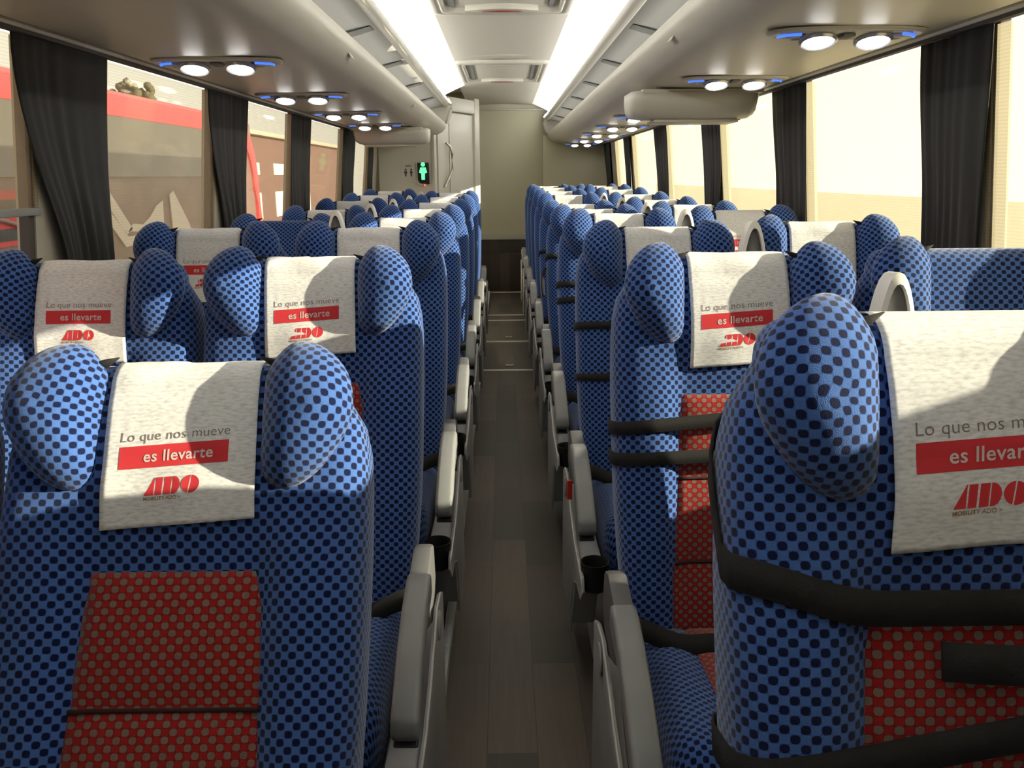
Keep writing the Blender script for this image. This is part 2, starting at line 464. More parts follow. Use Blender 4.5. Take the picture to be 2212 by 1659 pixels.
# ------------------------------------------------------------------ overhead racks
RY0 = YF
def rack(sgn, yend, side):
    root = empty('luggage_rack', (0, 0, 0))
    X = lambda x: sgn*x
    # shelf: underside, rolled nose and lip
    prof = [(1.190, ZU+.024), (1.150, ZU+.018), (1.125, ZU), (.90, ZU-.002), (.74, ZU+.002), (.66, ZU+.006), (.60, ZU+.018), (.553, ZU+.040), (.527, ZU+.072), (.521, ZU+.100), (.528, ZU+.118),
            (.545, ZU+.124), (.560, ZU+.112), (.60, ZU+.085), (.70, ZU+.065), (.95, ZU+.06), (1.160, ZU+.06)]
    ysegs = [RY0+(yend-.10-RY0)*k/8 for k in range(9)]
    loops = [[(X(x), y, z) for x, z in prof] for y in ysegs]
    for t in (.35, .65, .87, .97, 1.0):      # rounded rear end of the nose
        y = yend-.10+.10*t; s = math.sqrt(max(0.0, 1-t*t))
        cxx, czz = .66, ZU+.055
        loops.append([(X(x if x > .9 else lerp(min(cxx+.1, max(x, cxx)), x, .35+.65*s)), y, lerp(czz, z, .55+.45*s)) for x, z in prof])
    link('shelf', loft('shelf', loops), CREAM, root)
    # moulded edge under the light strip
    ep = [(.560, 1.995), (.540, 1.980), (.520, 1.974), (.503, 1.980), (.496, 1.998), (.498, 2.016), (.510, 2.030), (.535, 2.03), (.565, 2.01)]
    link('edge_moulding', loft('edge_moulding', [[(X(x), y, z) for x, z in ep] for y in (RY0, yend-.02)]), CREAMW, root)
    # grey lining above the shelf
    ip = [(.535, 1.982), (.62, 1.965), (.78, 1.925), (.98, 1.87), (1.12, 1.81), (1.165, 1.775)]
    op = [(x, z+.012) for x, z in reversed(ip)]
    link('lining', loft('lining', [[(X(x), y, z) for x, z in ip+op] for y in (RY0, yend-.01)]), GREYP, root)
    b = MB(); b.tube([(X(.605), RY0, ZU+.092), (X(.605), yend-.12, ZU+.092)], .012, 8); b.build('shelf_fill_tube', RACK_FILL, root)  # hidden tube added behind the lip to brighten the lining
    # ribs on the lining
    y = 1.35; k = 0
    ybars = []
    y = .55
    while y < yend-.4:
        ybars.append(y); y += 1.13
    for y in ybars:
        b = MB(); n = 9
        pts = [lerp(.56, 1.08, t/n) for t in range(n+1)]
        lo = [(X(x), interp(ip, x)-.001) for x in pts]
        hi = [(X(x), z-.009*math.sin(PI*min(1, (abs(x)-.55)/.05)/2)) for (xx, z), x in zip(lo, pts)]
        b.prism(lo+hi[::-1], 1, y-.055, y+.055, .003); b.build('rib', GREYD, root)
    # rear end panel closing the rack
    if True:
        xs = [(.52, ZU+.115), (.50, ZU+.17), (.478, ZU+.24), (.478, ZU+.29), (.50, ZU+.325), (.56, ZU+.33), (1.17, ZU+.33), (1.17, ZU+.06), (.6, ZU+.09)]
        b = MB(); b.prism([(X(x), z) for x, z in xs], 1, yend-.05, yend-.02, .008); b.build('end_panel', CREAM, root)
        b = MB(); b.tube([(X(x), yend-.045, z) for x, z in xs[:6]], .018, 8); b.build('end_rim', CREAMW, root)
    tag(root, 'long cream open overhead luggage rack with rolled nose on the %s side' % side, 'luggage rack', 'overhead racks')
    return root
rack(-1, 8.30, 'red bus'); rack(1, YB-.11, 'bright yellow blind')

# moulded strip between rack and window head (curtain rail)
for sgn, y1, side in ((-1, 8.5, 'red bus'), (1, YB-.12, 'bright blind')):
    e = empty('curtain_rail', (0, 0, ZU))
    b = MB(); b.prism([(sgn*1.192, .020), (sgn*1.158, .016), (sgn*1.152, .002), (sgn*1.158, -.004), (sgn*1.192, -.004)], 1, YF, y1); b.build('cover', CREAM, e)
    b = MB(); b.box((min(sgn*1.164, sgn*1.184), YF, -.013), (max(sgn*1.164, sgn*1.184), y1, -.003)); b.build('track', RUBBER, e, smooth=False)
    tag(e, 'long cream curtain rail under the rack along the %s windows' % side, 'curtain rail')

# light strips
for sgn, yend, side in ((-1, 8.22, 'red bus'), (1, YB-.19, 'bright blind')):
    e = empty('light_strip', (0, 0, ZC))
    X = lambda x: sgn*x
    dp = [(.325, .018), (.345, .006), (.37, -.006), (.41, -.022), (.46, -.044), (.51, -.066), (.545, -.086), (.555, -.078), (.52, -.055), (.46, -.030), (.41, -.006), (.37, .012), (.345, .024)]
    link('cove', loft('cove', [[(X(x), y, z) for x, z in dp] for y in (RY0, yend)]), COVE, e)
    b = MB(); b.tube([(X(.522), RY0, -.104), (X(.522), yend, -.104)], .013, 10); b.build('lit_tube', STRIPL, e)
    hp = [(.35, .04), (.556, -.086), (.575, -.11), (.585, -.09), (.40, .06)]
    link('housing', loft('housing', [[(X(x), y, z) for x, z in hp] for y in (RY0, yend)]), CREAMW, e)
    tag(e, 'long glowing white light strip between ceiling and rack on the %s side' % side, 'light strip', 'ceiling light strips')

# ------------------------------------------------------------------ roof hatches
def hatch(y0, y1, label):
    e = empty('roof_hatch', (0.0, (y0+y1)/2, ZC+.016))
    hy = (y1-y0)/2; hx = .34
    def ring(x, y, z, r=.05, n=5):
        out = []
        for qx, qy, a0 in ((1, 1, 0), (-1, 1, PI/2), (-1, -1, PI), (1, -1, 1.5*PI)):
            for k in range(n+1):
                a = a0+PI/2*k/n; out.append((qx*(x-r)+r*math.cos(a), qy*(y-r)+r*math.sin(a), z))
        return out
    loops = [ring(hx+.012, hy+.012, 0), ring(hx+.012, hy+.012, -.018), ring(hx, hy, -.028), ring(hx-.028, hy-.03, -.028), ring(hx-.036, hy-.04, -.018), ring(hx-.045, hy-.05, -.030), ring(hx-.060, hy-.075, -.026), ring(hx-.065, hy-.08, .0)]
    link('frame', loft('frame', loops, caps=(False, False)), CREAM, e)
    b = MB(); b.box((-hx+.05, -hy+.06, -.004), (hx-.05, hy-.06, .004), .003); b.build('panel', CEIL, e)
    for s in (-1, 1):
        b = MB(); b.box((s*(hx-.095)-.016, -hy+.14, -.014), (s*(hx-.095)+.016, hy-.14, -.003), .004); b.build('side_slot', GREYD, e)
    # handle recess along the rear edge
    n = 16; pts = [(-.18+.36*k/n, hy-.13-.05*math.sin(PI*k/n)) for k in range(n+1)]
    b = MB(); b.prism(pts+[(.18, hy-.10), (-.18, hy-.10)], 2, -.030, -.002, .003); b.build('handle_lip', CREAM, e)
    b = MB(); b.prism([(-.12, -hy+.10), (.12, -hy+.10), (.09, -hy+.14), (-.09, -hy+.14)], 2, -.030, -.004, .006); b.build('front_grip', CREAM, e)
    n = 14; pts = [(-.10+.20*k/n, hy-.125-.028*math.sin(PI*k/n)) for k in range(n+1)]
    b = MB(); b.prism(pts, 2, -.036, -.028, .003); b.build('handle', REDH, e)
    tag(e, label, 'roof hatch')
hatch(3.35, 4.62, 'framed cream roof hatch with red handle, nearer one, cut by the top of the photo')
hatch(6.54, 7.86, 'framed cream roof hatch with red handle above the aisle, further one, seen whole')

# ------------------------------------------------------------------ reading light panels
def oval(cx_, cy_, ax, ay, z, n=36, p=2.7):
    out = []
    for k in range(n):
        a = 2*PI*k/n; c, s = math.cos(a), math.sin(a)
        out.append((cx_+ax*math.copysign(abs(c)**(2/p), c), cy_+ay*math.copysign(abs(s)**(2/p), s), z))
    return out
def make_light_panel():
    e = empty('reading_light_panel')
    link('bezel', loft('bezel', [oval(0, 0, .204, .089, .006), oval(0, 0, .204, .089, .002), oval(0, 0, .192, .079, -.003), oval(0, 0, .178, .067, .001), oval(0, 0, .170, .060, .005)], caps=(False, False)), CREAM, e)
    b = MB(); b.lathe([(0, -.001), (.172, -.001), (.172, .003), (0, .003)], (0, 0, 0), 36, sx=1, sy=.36); b.build('recess', CREAM, e)
    for s in (-1, 1):
        x = s*.072
        tilt = Matrix.Rotation(math.radians(-20), 3, 'X')
        b = MB(); b.lathe([(.050, -.001), (.050, -.006), (.044, -.012), (.039, -.009), (.036, -.002)], (x, 0, 0), 28, sx=1, sy=.85)
        bmesh.ops.rotate(b.bm, cent=(x, -.01, .0), matrix=tilt, verts=b.bm.verts); bmesh.ops.translate(b.bm, vec=(0, 0, -.0095), verts=b.bm.verts); lam = b.build('lamp', REFL, e)
        b = MB(); b.lathe([(0, -.019), (.014, -.0185), (.026, -.016), (.034, -.011), (.036, -.005), (0, -.003)], (x, 0, 0), 24, sx=1, sy=.85)
        bmesh.ops.rotate(b.bm, cent=(x, -.01, .0), matrix=tilt, verts=b.bm.verts); bmesh.ops.translate(b.bm, vec=(0, 0, -.0095), verts=b.bm.verts); b.build('lens', LAMPL, lam)
        x2 = s*.128
        b = MB(); b.lathe([(.026, -.002), (.026, -.009), (.020, -.011), (.014, -.006), (0, -.005)], (x2*.99, .012, 0), 20); b.build('air_nozzle', CREAM, e)
        n = 12
        pts = [(s*.177*math.cos(a), .066*math.sin(a), -.0070) for a in [(-.75+.80*k/n) for k in range(n+1)]]
        b = MB(); b.tube(pts, .0036, 6); b.build('blue_glow', BLUEL, e)
    b = MB(); b.box((-.016, -.03, -.010), (.016, .03, -.002), .003); b.build('switch_block', GREYD, e)
    return e
LIGHTS = [(-1, 2.85), (-1, 4.0), (-1, 5.11), (-1, 6.24), (-1, 7.36), (1, 2.36), (1, 3.45), (1, 4.52), (1, 5.57), (1, 6.64), (1, 7.76), (1, 8.95), (1, 10.12)]
ORD = ['first', 'second', 'third', 'fourth', 'fifth', 'sixth', 'seventh', 'eighth', 'ninth', 'tenth']
lp = make_light_panel(); cnt = {-1: 0, 1: 0}
for i, (s, y) in enumerate(LIGHTS):
    o = lp if i == 0 else copy_tree(lp)
    o.location = (s*.895, y, ZU-.0078)
    side = 'red bus' if s < 0 else 'bright blind'
    tag(o, 'oval panel of two lit reading lamps, %s from the front, %s side' % (ORD[cnt[s]], side), 'reading light', 'reading light panels'); cnt[s] += 1

# ------------------------------------------------------------------ fold-down screens under the racks
def screen(sgn, y, label):
    e = empty('folded_screen', (0, y, ZU))
    X = lambda x: sgn*x
    def sec(x, hh, yy, dz=0):
        return [(X(x), -yy, -.012+dz), (X(x), -yy*.98, -hh*.45), (X(x), -yy*.8, -hh*.85), (X(x), -yy*.5, -hh), (X(x), yy*.6, -hh*.95), (X(x), yy*.95, -hh*.6), (X(x), yy, -.012)]
    loops = [sec(.555, .075, .09), sec(.558, .098, .125), (sec(.572, .118, .145)), sec(.62, .125, .155), sec(.80, .130, .165), sec(1.0, .130, .165), sec(1.07, .122, .155), sec(1.10, .105, .135), sec(1.115, .06, .10)]
    link('housing', loft('housing', loops), CREAMW, e)
    b = MB(); b.box((min(X(.66), X(1.03)), -.10, -.139), (max(X(.66), X(1.03)), .09, -.126), .004); b.build('screen_edge', CREAM, e)
    b = MB(); b.box((min(X(.60), X(1.12)), -.16, -.022), (max(X(.60), X(1.12)), .16, -.0035), .006); b.build('mount', CREAM, e)
    b = MB(); b.box((min(X(1.035), X(1.05)), -.06, -.128), (max(X(1.035), X(1.05)), -.03, -.112), .003); b.build('latch', GREYD, e)
    tag(e, label, 'folded screen', 'folded screens under the racks')
screen(-1, 1.10, 'pale folded screen housing under the rack, cut by the top corner beside the red bus')
screen(1, 3.98, 'pale folded screen housing under the rack on the bright blind side')
screen(-1, 6.72, 'pale folded screen housing under the rack near the toilet wall')

# ------------------------------------------------------------------ blinds and curtains
def blind(sgn, y0, y1, zbot, label):
    e = empty('window_blind', (0, (y0+y1)/2, zbot)); hw = (y1-y0)/2
    V = []; F = []; ny, nz = 6, 8
    for i in range(nz+1):
        z = (ZU-.014-zbot)*i/nz
        for j in range(ny+1):
            y = -hw+2*hw*j/ny
            V.append((sgn*(wallx(z+zbot)-.002), y, z))
    for i in range(nz):
        for j in range(ny):
            a = i*(ny+1)+j; F.append((a, a+1, a+ny+2, a+ny+1))
    link('mesh_sheet', raw('mesh_sheet', V, F), BLIND, e)
    b = MB(); x = sgn*(wallx(zbot)-.004); b.box((x-.006, -hw, -.012), (x+.006, hw, .008), .003); b.build('bottom_bar', GREYD, e)
    tag(e, label, 'blind')
names_l = ['half lowered before the red vehicle', 'showing the long red roof of the bus outside', 'showing the red rounded tail of the bus outside', 'showing small bright windows outside', 'by the rear seats next to the toilet']
for k, (a, c) in enumerate(zip(PIL_L, PIL_L[1:])):
    blind(-1, a+.075, c-.075, 1.27 if k == 0 else SILL+.005, 'brown mesh window blind '+names_l[k])
nr = PIL_R+[PIL_R[-1]+1.24]
names_r = ['beside the front seats', 'in the upper corner beyond the first dark curtain', 'behind the first uncovered seat', 'between the second and third dark curtain', 'between the third and fourth dark curtain', 'between the fourth and fifth dark curtain', 'beside the rear bulkhead']
for k, (a, c) in enumerate(zip(nr, nr[1:])):
    blind(1, a+.075, c-.075, SILL+.005, 'sunlit cream mesh window blind '+names_r[k])

def curtain(sgn, y0t, y1t, y0b, y1b, seed, label, zb=.86):
    rnd = random.Random(seed)
    V = []; F = []; ny, nz = 56, 22
    ph = [rnd.uniform(0, 6) for _ in range(6)]
    for i in range(nz+1):
        t = i/nz; z = ZU-.014-(ZU-.014-zb)*t
        s = sstep(0, .75, t)
        a = lerp(y0t, y0b, s)+.01*math.sin(4*t+ph[0]); c = lerp(y1t, y1b, s)+.012*math.sin(5*t+ph[1])
        amp = lerp(.003, .0115, sstep(.35, .8, t))
        for j in range(ny+1):
            q = j/ny
            qq = q+.012*math.sin(9*t+ph[2])
            d = .8*amp*(math.sin((qq+.10*math.sin(qq*7+ph[0]))*2*PI*3.4+ph[3]+1.6*t)+.55*math.sin((qq+.06*math.sin(qq*5+ph[2]))*2*PI*7.3+ph[4]-2*t)+.5*math.sin(qq*2*PI*1.7+ph[5]))
            V.append((sgn*(wallx(z)-.015-amp*1.2+d*.75), lerp(a, c, q), z))
    for i in range(nz):
        for j in range(ny):
            a = i*(ny+1)+j; F.append((a, a+1, a+ny+2, a+ny+1))
    o = link('curtain', raw('curtain', V, F), CURT)
    md = o.modifiers.new('thick', 'SOLIDIFY'); md.thickness = .003; md.offset = 0
    tag(o, label, 'curtain', 'charcoal curtains between the windows')
CL = [(.70, 1.2, .8, 1.1), (2.19, 2.71, 2.42, 2.71), (3.61, 4.17, 3.84, 4.13), (4.99, 5.50, 5.06, 5.48), (6.58, 7.12, 6.67, 7.05), (7.82, 8.12, 7.85, 8.10)]
CLN = ['wide charcoal curtain beside the front seats facing the red vehicle', 'wide charcoal curtain between the half lowered blind and the long red roof',
       'charcoal curtain between the long red roof and the rounded red tail', 'charcoal curtain just beyond the rounded red tail of the bus outside',
       'charcoal curtain beside the folded screen near the toilet', 'charcoal curtain in the corner of the toilet wall']
for k, c in enumerate(CL): curtain(-1, *c, 10+k, CLN[k])
CR = [(.93, 1.28, .96, 1.22), (2.17, 2.53, 2.22, 2.51), (3.47, 3.89, 3.50, 3.87), (4.86, 5.30, 4.93, 5.26), (6.40, 6.93, 6.46, 6.88), (8.27, 8.66, 8.33, 8.62), (9.80, 10.3, 9.85, 10.2)]
CRN = ['wide charcoal curtain beside the front seats on the bright blind side', 'widest charcoal curtain on the bright blind side, beside the uncovered seat', 'charcoal curtain seen past the folded screen on the bright blind side',
       'charcoal curtain hanging below the folded screen on the bright side', 'narrow charcoal curtain beyond the folded screen on the bright side', 'narrow charcoal curtain beside the pleated yellow blind at the rear', 'last charcoal curtain in the corner of the rear bulkhead']
for k, c in enumerate(CR): curtain(1, *c, 30+k, CRN[k])

# ------------------------------------------------------------------ toilet cabin at the rear
TY = 8.50
e = empty('toilet_cabin', (0, TY, .03))
b = MB(); b.box((-1.20, 0, 0), (-.70, .04, 2.05)); b.build('front_wall', CREAM, e, smooth=False)
b = MB(); b.prism([(-.70, 0), (-.66, -.01), (-.64, .03), (-.68, .06)], 2, 0, 2.0, .006); b.build('door_post', CREAMW, e)
ang = math.atan2(.80, .36)
dv = Vector((.36, .80)).normalized(); dn = Vector((dv.y, -dv.x))
def dpt(s, n): p = Vector((-.655, .04))+dv*s+dn*n; return (p.x, p.y)
b = MB(); b.prism([dpt(.02, 0), dpt(.25, 0), dpt(.25, .02), dpt(.02, .02)], 2, .02, 1.93, .004); b.build('narrow_panel', CREAMW, e)
b = MB(); b.prism([dpt(.262, 0), dpt(.80, 0), dpt(.80, .022), dpt(.262, .022)], 2, .02, 1.93, .004); door = b.build('door', CREAMW, e)
b = MB(); b.prism([dpt(.78, -.03), dpt(.90, -.03), dpt(.90, .05), dpt(.78, .05)], 2, 0, 2.10, .015); b.build('corner_post', CREAM, e)
b = MB(); b.prism([dpt(.20, -.03), dpt(.90, -.03), dpt(.90, .045), dpt(.20, .045)], 2, 1.94, 2.08, .02); b.build('header', CREAMW, e)
b = MB(); b.tube([(*dpt(.17, .03), 1.64), (*dpt(.20, .06), 1.60), (*dpt(.215, .07), 1.54), (*dpt(.215, .07), 1.38), (*dpt(.19, .06), 1.33), (*dpt(.12, .035), 1.22)], .013, 8); b.build('grab_rail', METAL, e)
tag(e, 'cream toilet cabin with angled door at the rear of the aisle', 'toilet cabin')
# signs on its wall
e = empty('toilet_sign', (-.915, TY-.001, 1.395))
b = MB(); b.box((-.072, -.006, -.062), (.072, .0, .068), .002); b.build('plate', STICK, e)
def figure(bmb, x, z, s, y0, y1, skirt):
    bmb.lathe([(0, y0), (.13*s, y0), (.13*s, y1), (0, y1)], (x, 0, z+.40*s), 14, axis=1)
    pts = [(-.16, .22), (.16, .22), (.24, -.08) if skirt else (.19, -.05), (.11, -.12), (.10, -.50), (-.10, -.50), (-.11, -.12), (-.24, -.08) if skirt else (-.19, -.05)]
    bmb.prism([(x+px*s, z+pz*s) for px, pz in pts], 1, y0, y1)
b = MB(); figure(b, -.027, -.008, .072, -.0075, -.0055, True); b.build('woman_pictogram', INK, e, smooth=False)
b = MB(); figure(b, .027, -.008, .072, -.0075, -.0055, False); b.build('man_pictogram', INK, e, smooth=False)
def text_mesh(body, size, bold=0.0, shear=0.0, align='CENTER', sx=1.0, space=1.0):
    cu = bpy.data.curves.new('t', 'FONT'); cu.body = body; cu.size = size; cu.offset = bold; cu.shear = shear
    cu.align_x = align; cu.resolution_u = 3; cu.space_character = space
    o = bpy.data.objects.new('t', cu); COL.objects.link(o)
    bpy.context.view_layer.update()
    me = bpy.data.meshes.new_from_object(o.evaluated_get(bpy.context.evaluated_depsgraph_get()))
    bpy.data.objects.remove(o); bpy.data.curves.remove(cu)
    for v in me.vertices: v.co.x *= sx
    return me
me = text_mesh('BAÑO', .020, .0008)
for v in me.vertices: v.co = Vector((v.co.x, -.0068, v.co.y+.047))
link('lettering', me, INK, e, smooth=False)
tag(e, 'small pale sign with two dark figures on the toilet wall', 'sign')
e = empty('occupancy_sign', (-.772, TY-.001, 1.395))
b = MB(); b.prism([(-.056, .085), (.056, .085), (.060, -.118), (.045, -.120), (-.030, -.105), (-.050, -.080)], 1, -.030, -.0, .006); b.build('case', BLACKP, e)
b = MB(); figure(b, 0, .004, .16, -.0335, -.029, True); b.build('green_pictogram', GREENL, e, smooth=False)
b = MB(); b.lathe([(0, -.012), (.009, -.012), (.009, -.006), (0, -.004)], (.006, 0, -.128), 12, axis=1); b.build('red_led', REDL, e)
b = MB(); b.prism([(-.068, .09), (-.056, .09), (-.052, -.085), (-.030, -.11), (.01, -.122), (.012, -.142), (-.06, -.118)], 1, -.022, -.0, .003); b.build('bracket', CREAM, e)
tag(e, 'black sign with glowing green figure on the toilet wall', 'sign')

# small seat number stickers on the rack noses
def sticker(x, y, z, ry, lab):
    e = empty('seat_number_sticker', (x, y, z)); e.rotation_euler = (0, ry, 0)
    b = MB(); b.box((-.0015, -.032, -.016), (.0, .032, .016), .0005); b.build('plate', STICK, e)
    b = MB(); b.box((-.0022, -.018, -.008), (-.0012, -.004, .008)); b.box((-.0022, .004, -.008), (-.0012, .018, .008)); b.build('mark', GREYP, e, smooth=False)
    tag(e, lab, 'sticker')

for x, y, z, ry, lab in ((-.535, 3.20, ZU+.062, -.55, 'small pale seat number sticker on the rack nose beside the red bus, nearer one'), (-.535, 5.40, ZU+.062, -.55, 'small pale seat number sticker on the rack nose beside the red bus, further one'),
                         (.535, 2.86, ZU+.062, PI+.55, 'small pale seat number sticker on the rack nose of the bright blind side, nearer one'), (.535, 5.10, ZU+.062, PI+.55, 'small pale seat number sticker on the rack nose of the bright blind side, further one')):
    sticker(x, y, z, ry, lab)

# ------------------------------------------------------------------ SEATS
# backrest frame: origin at the hinge, x across, y to the rear, z up along the back
W_T = [(-.02, .222), (.08, .232), (.30, .246), (.55, .250), (.66, .249), (.715, .242), (.765, .212)]
YF_T = [(-.02, .0), (.50, .0), (.56, -.010), (.62, -.022), (.68, -.027), (.74, -.022), (.765, -.016)]
YB_T = [(-.02, .075), (.15, .105), (.50, .115), (.68, .105), (.765, .085)]
BOL_T = [(-.02, .020), (.10, .032), (.50, .032), (.58, .012), (.62, .0)]
YC = .034
def front_y(x, z):
    """front surface of the padding inside the edge rounding"""
    ax = abs(x)
    return interp(YF_T, z) - interp(BOL_T, z)*sstep(.108, .150, ax)*(1-.35*sstep(.18, .24, ax))
def section(z, cap=0.0):
    """cross-section loop, starting at the back centre and passing the front centre half way"""
    zz = min(z, .765); wd = interp(W_T, zz); yf = interp(YF_T, zz); yb = interp(YB_T, zz)
    c = math.cos(cap)
    wd -= .030*(1-c)
    def sq(y): return YC+(y-YC)*c
    R = .048*(.25+.75*c); Rb = .036*(.25+.75*c)
    half = []
    for f in (0, .18, .36, .50, .58, .66, .78, .90, 1.0):
        x = f*(wd-R); half.append((x, sq(front_y(x, zz) if cap == 0 else yf)))
    yr = half[-1][1]
    for a in (22, 45, 67, 90):
        a = math.radians(a); half.append((wd-R+R*math.sin(a), yr+R*c*(1-math.cos(a))))
    ybk = sq(yb)
    half.append((wd, (half[-1][1]+ybk-Rb*c)/2))
    for a in (0, 30, 60, 90):
        a = math.radians(a); half.append((wd-Rb+Rb*math.cos(a), ybk-Rb*c+Rb*c*math.sin(a)))
    for f in (.66, .33, 0): half.append((f*(wd-Rb), ybk))
    zt = z if cap == 0 else .765+.045*math.sin(cap)
    right = [(x, y, zt) for x, y in half]               # front centre -> back centre
    left = [(-x, y, zt) for x, y in half[1:-1]]         # mirror
    loop = right[::-1] + left                            # back centre -> front centre -> back
    return loop
def make_backrest():
    loops = [[(x*.96, y*.9+.004, z) for x, y, z in section(-.02)]]
    for z in (-.01, .04, .10, .18, .26, .34, .42, .47, .51, .54, .57, .60, .64, .68, .72, .765): loops.append(section(z))
    for a in (20, 40, 58, 73, 84, 90): loops.append(section(.765, math.radians(a)))
    return loft('backrest', loops)

def catmull(P, n):
    out = []; k = len(P)
    for i in range(k):
        p0, p1, p2, p3 = (Vector(P[(i+j-1) % k]) for j in range(4))
        for t in range(n):
            t /= n
            out.append(.5*((2*p1)+(p2-p0)*t+(2*p0-5*p1+4*p2-p3)*t*t+(3*p1-p0-3*p2+p3)*t**3))
    return out
WING = [(.004, .055), (.028, .088), (.058, .098), (.097, .083), (.128, .048), (.137, .004), (.125, -.036), (.094, -.078), (.062, -.101), (.030, -.107), (.004, -.088), (.0, -.03), (.0, .02)]
WX0, WZC = .108, .732
def make_wing(sg):
    out = catmull(WING, 3); n = len(out); c = Vector((.062, -.004))
    rings = []
    for rho, sd in ((.30, 1), (.62, 1), (.86, 1), (.97, 1), (1.0, 0), (.985, -1), (.95, -1), (.88, -1), (.78, -1), (.64, -1), (.48, -1), (.32, -1), (.16, -1)):
        ring = []
        for p in out:
            q = c+(p-c)*rho
            yb = -.014-.16*q.x
            if sd > 0: y = yb+.050*(1-rho**2.4)**.6
            elif sd == 0: y = yb
            else: y = yb-.056*(1-rho**2.3)**.62
            ring.append((q.x*.92, y, q.y))
        rings.append(ring)
    V = [(sg*(WX0+x), y, WZC+z) for r in rings for x, y, z in r]
    cen = len(V); V.append((sg*(WX0+c.x), rings[-1][0][1]-.0015, WZC+c.y))
    # radial arc length for the weave
    arc = [[0]*n for _ in rings]
    for j in range(n):
        acc = math.dist(rings[-1][j], (c.x, rings[-1][j][1], c.y)); arc[-1][j] = acc
        for i in range(len(rings)-2, -1, -1):
            acc += math.dist(rings[i][j], rings[i+1][j]); arc[i][j] = acc
    def uv(i, j):
        d = (out[j % n]-c).normalized(); return (sg*(d.x*arc[i][j % n]), d.y*arc[i][j % n])
    F = []; UV = []
    for i in range(len(rings)-1):
        for j in range(n):
            jj = (j+1) % n
            F.append((i*n+j, i*n+jj, (i+1)*n+jj, (i+1)*n+j)); UV.append([uv(i, j), uv(i, j+1), uv(i+1, j+1), uv(i+1, j)])
    L_ = len(rings)-1
    for j in range(n):
        F.append((L_*n+j, L_*n+(j+1) % n, cen)); UV.append([uv(L_, j), uv(L_, j+1), (0, 0)])
    F.append(tuple(range(n))[::-1]); UV.append([(V[k][0], V[k][2]) for k in F[-1]])
    return recalc(raw('headrest_wing', V, F, UV))

def make_red_back():
    """quilted centre panel in three sections with stitched grooves"""
    cuts = [.015, .17, .345, .52]; nx = 12
    rows = []
    for a, b_ in zip(cuts, cuts[1:]):
        for k in range(9):
            t = k/8; z = lerp(a+.0015, b_-.0015, t); rows.append((z, min(1, math.sin(PI*t)**.5)))
    def pt(fx, z, p):
        hw = lerp(.140, .117, z/.52); x = fx*hw
        e = max(0.0, 1-abs(fx)**6)**.5
        return (x, front_y(x, z)-.003-.010*p*e+.006*(1-e), z)
    loops = []
    for z, p in rows:
        fr = [pt(-1+2*k/nx, z, p) for k in range(nx+1)]
        bk = [(x, y+.030, z) for x, y, z in (fr[-1], fr[0])]
        loops.append(bk[:1][::-1]+fr[::-1]+bk[1:])
    return loft('centre_panel', loops)

def seam_mesh(zs):  # dark tube along the seam, drawing the fold's shadow
    b = MB()
    for z in (zs,):
        hw = lerp(.140, .117, z/.52)-.004
        pts = [(-hw+2*hw*k/10, front_y(-hw+2*hw*k/10, z)-.0042, z) for k in range(11)]
        b.tube(pts, .0032, 6)
    return b.mesh('panel_seam_shade')
def make_cushion():
    ys = [(.05, 0), (-.05, 0), (-.15, 0), (-.25, 0), (-.33, 0), (-.38, 0), (-.41, 0), (-.41, 25), (-.41, 50), (-.41, 70), (-.41, 84)]
    loops = []
    for y, a in ys:
        a = math.radians(a); c = math.cos(a)
        wd = .218-.02*(1-c); zt = lerp(.392, .425, min(1, max(0, (.05-y)/.4))); zb = .275
        zm = .335; zt = zm+(zt-zm)*c; zb2 = zm+(zb-zm)*c; R = .045*c+.002
        yy = y-.062*math.sin(a)
        half = [(0, zt)]
        for f in (.25, .5, .62, .75, .9, 1): half.append((f*(wd-R), zt+.014*c*sstep(.10, .15, f*(wd-R))))
        z1 = half[-1][1]
        for q in (30, 60, 90):
            q = math.radians(q); half.append((wd-R+R*math.sin(q), z1-R*(1-math.cos(q))))
        for q in (0, 45, 90):
            q = math.radians(q); half.append((wd-R*.6+R*.6*math.cos(q), zb2+R*.6-R*.6*math.sin(q)))
        half += [(.5*wd, zb2), (0, zb2)]
        right = [(x, yy, z) for x, z in half]; left = [(-x, yy, z) for x, z in half[1:-1]]
        loops.append(right[::-1]+left)
    return loft('cushion', loops)
def make_red_seat():
    loops = []; nx = 10
    for k in range(13):
        t = k/12; y = lerp(.02, -.405, t); zt = lerp(.392, .425, min(1, max(0, (.05-y)/.4))); p = min(1, math.sin(PI*t)**.3)
        fr = [(-.105+.21*j/nx, y, zt+.003+.006*p*max(0, 1-abs(-1+2*j/nx)**6)**.5) for j in range(nx+1)]
        loops.append([(fr[0][0], y, zt-.03)]+fr+[(fr[-1][0], y, zt-.03)])
    return loft('cushion_panel', loops)

CACHE = {}
def cached(key, fn):
    if key not in CACHE: CACHE[key] = fn()
    return CACHE[key]
def split_edges(o, deg=40):
    md = o.modifiers.new('e', 'EDGE_SPLIT'); md.split_angle = math.radians(deg); return o

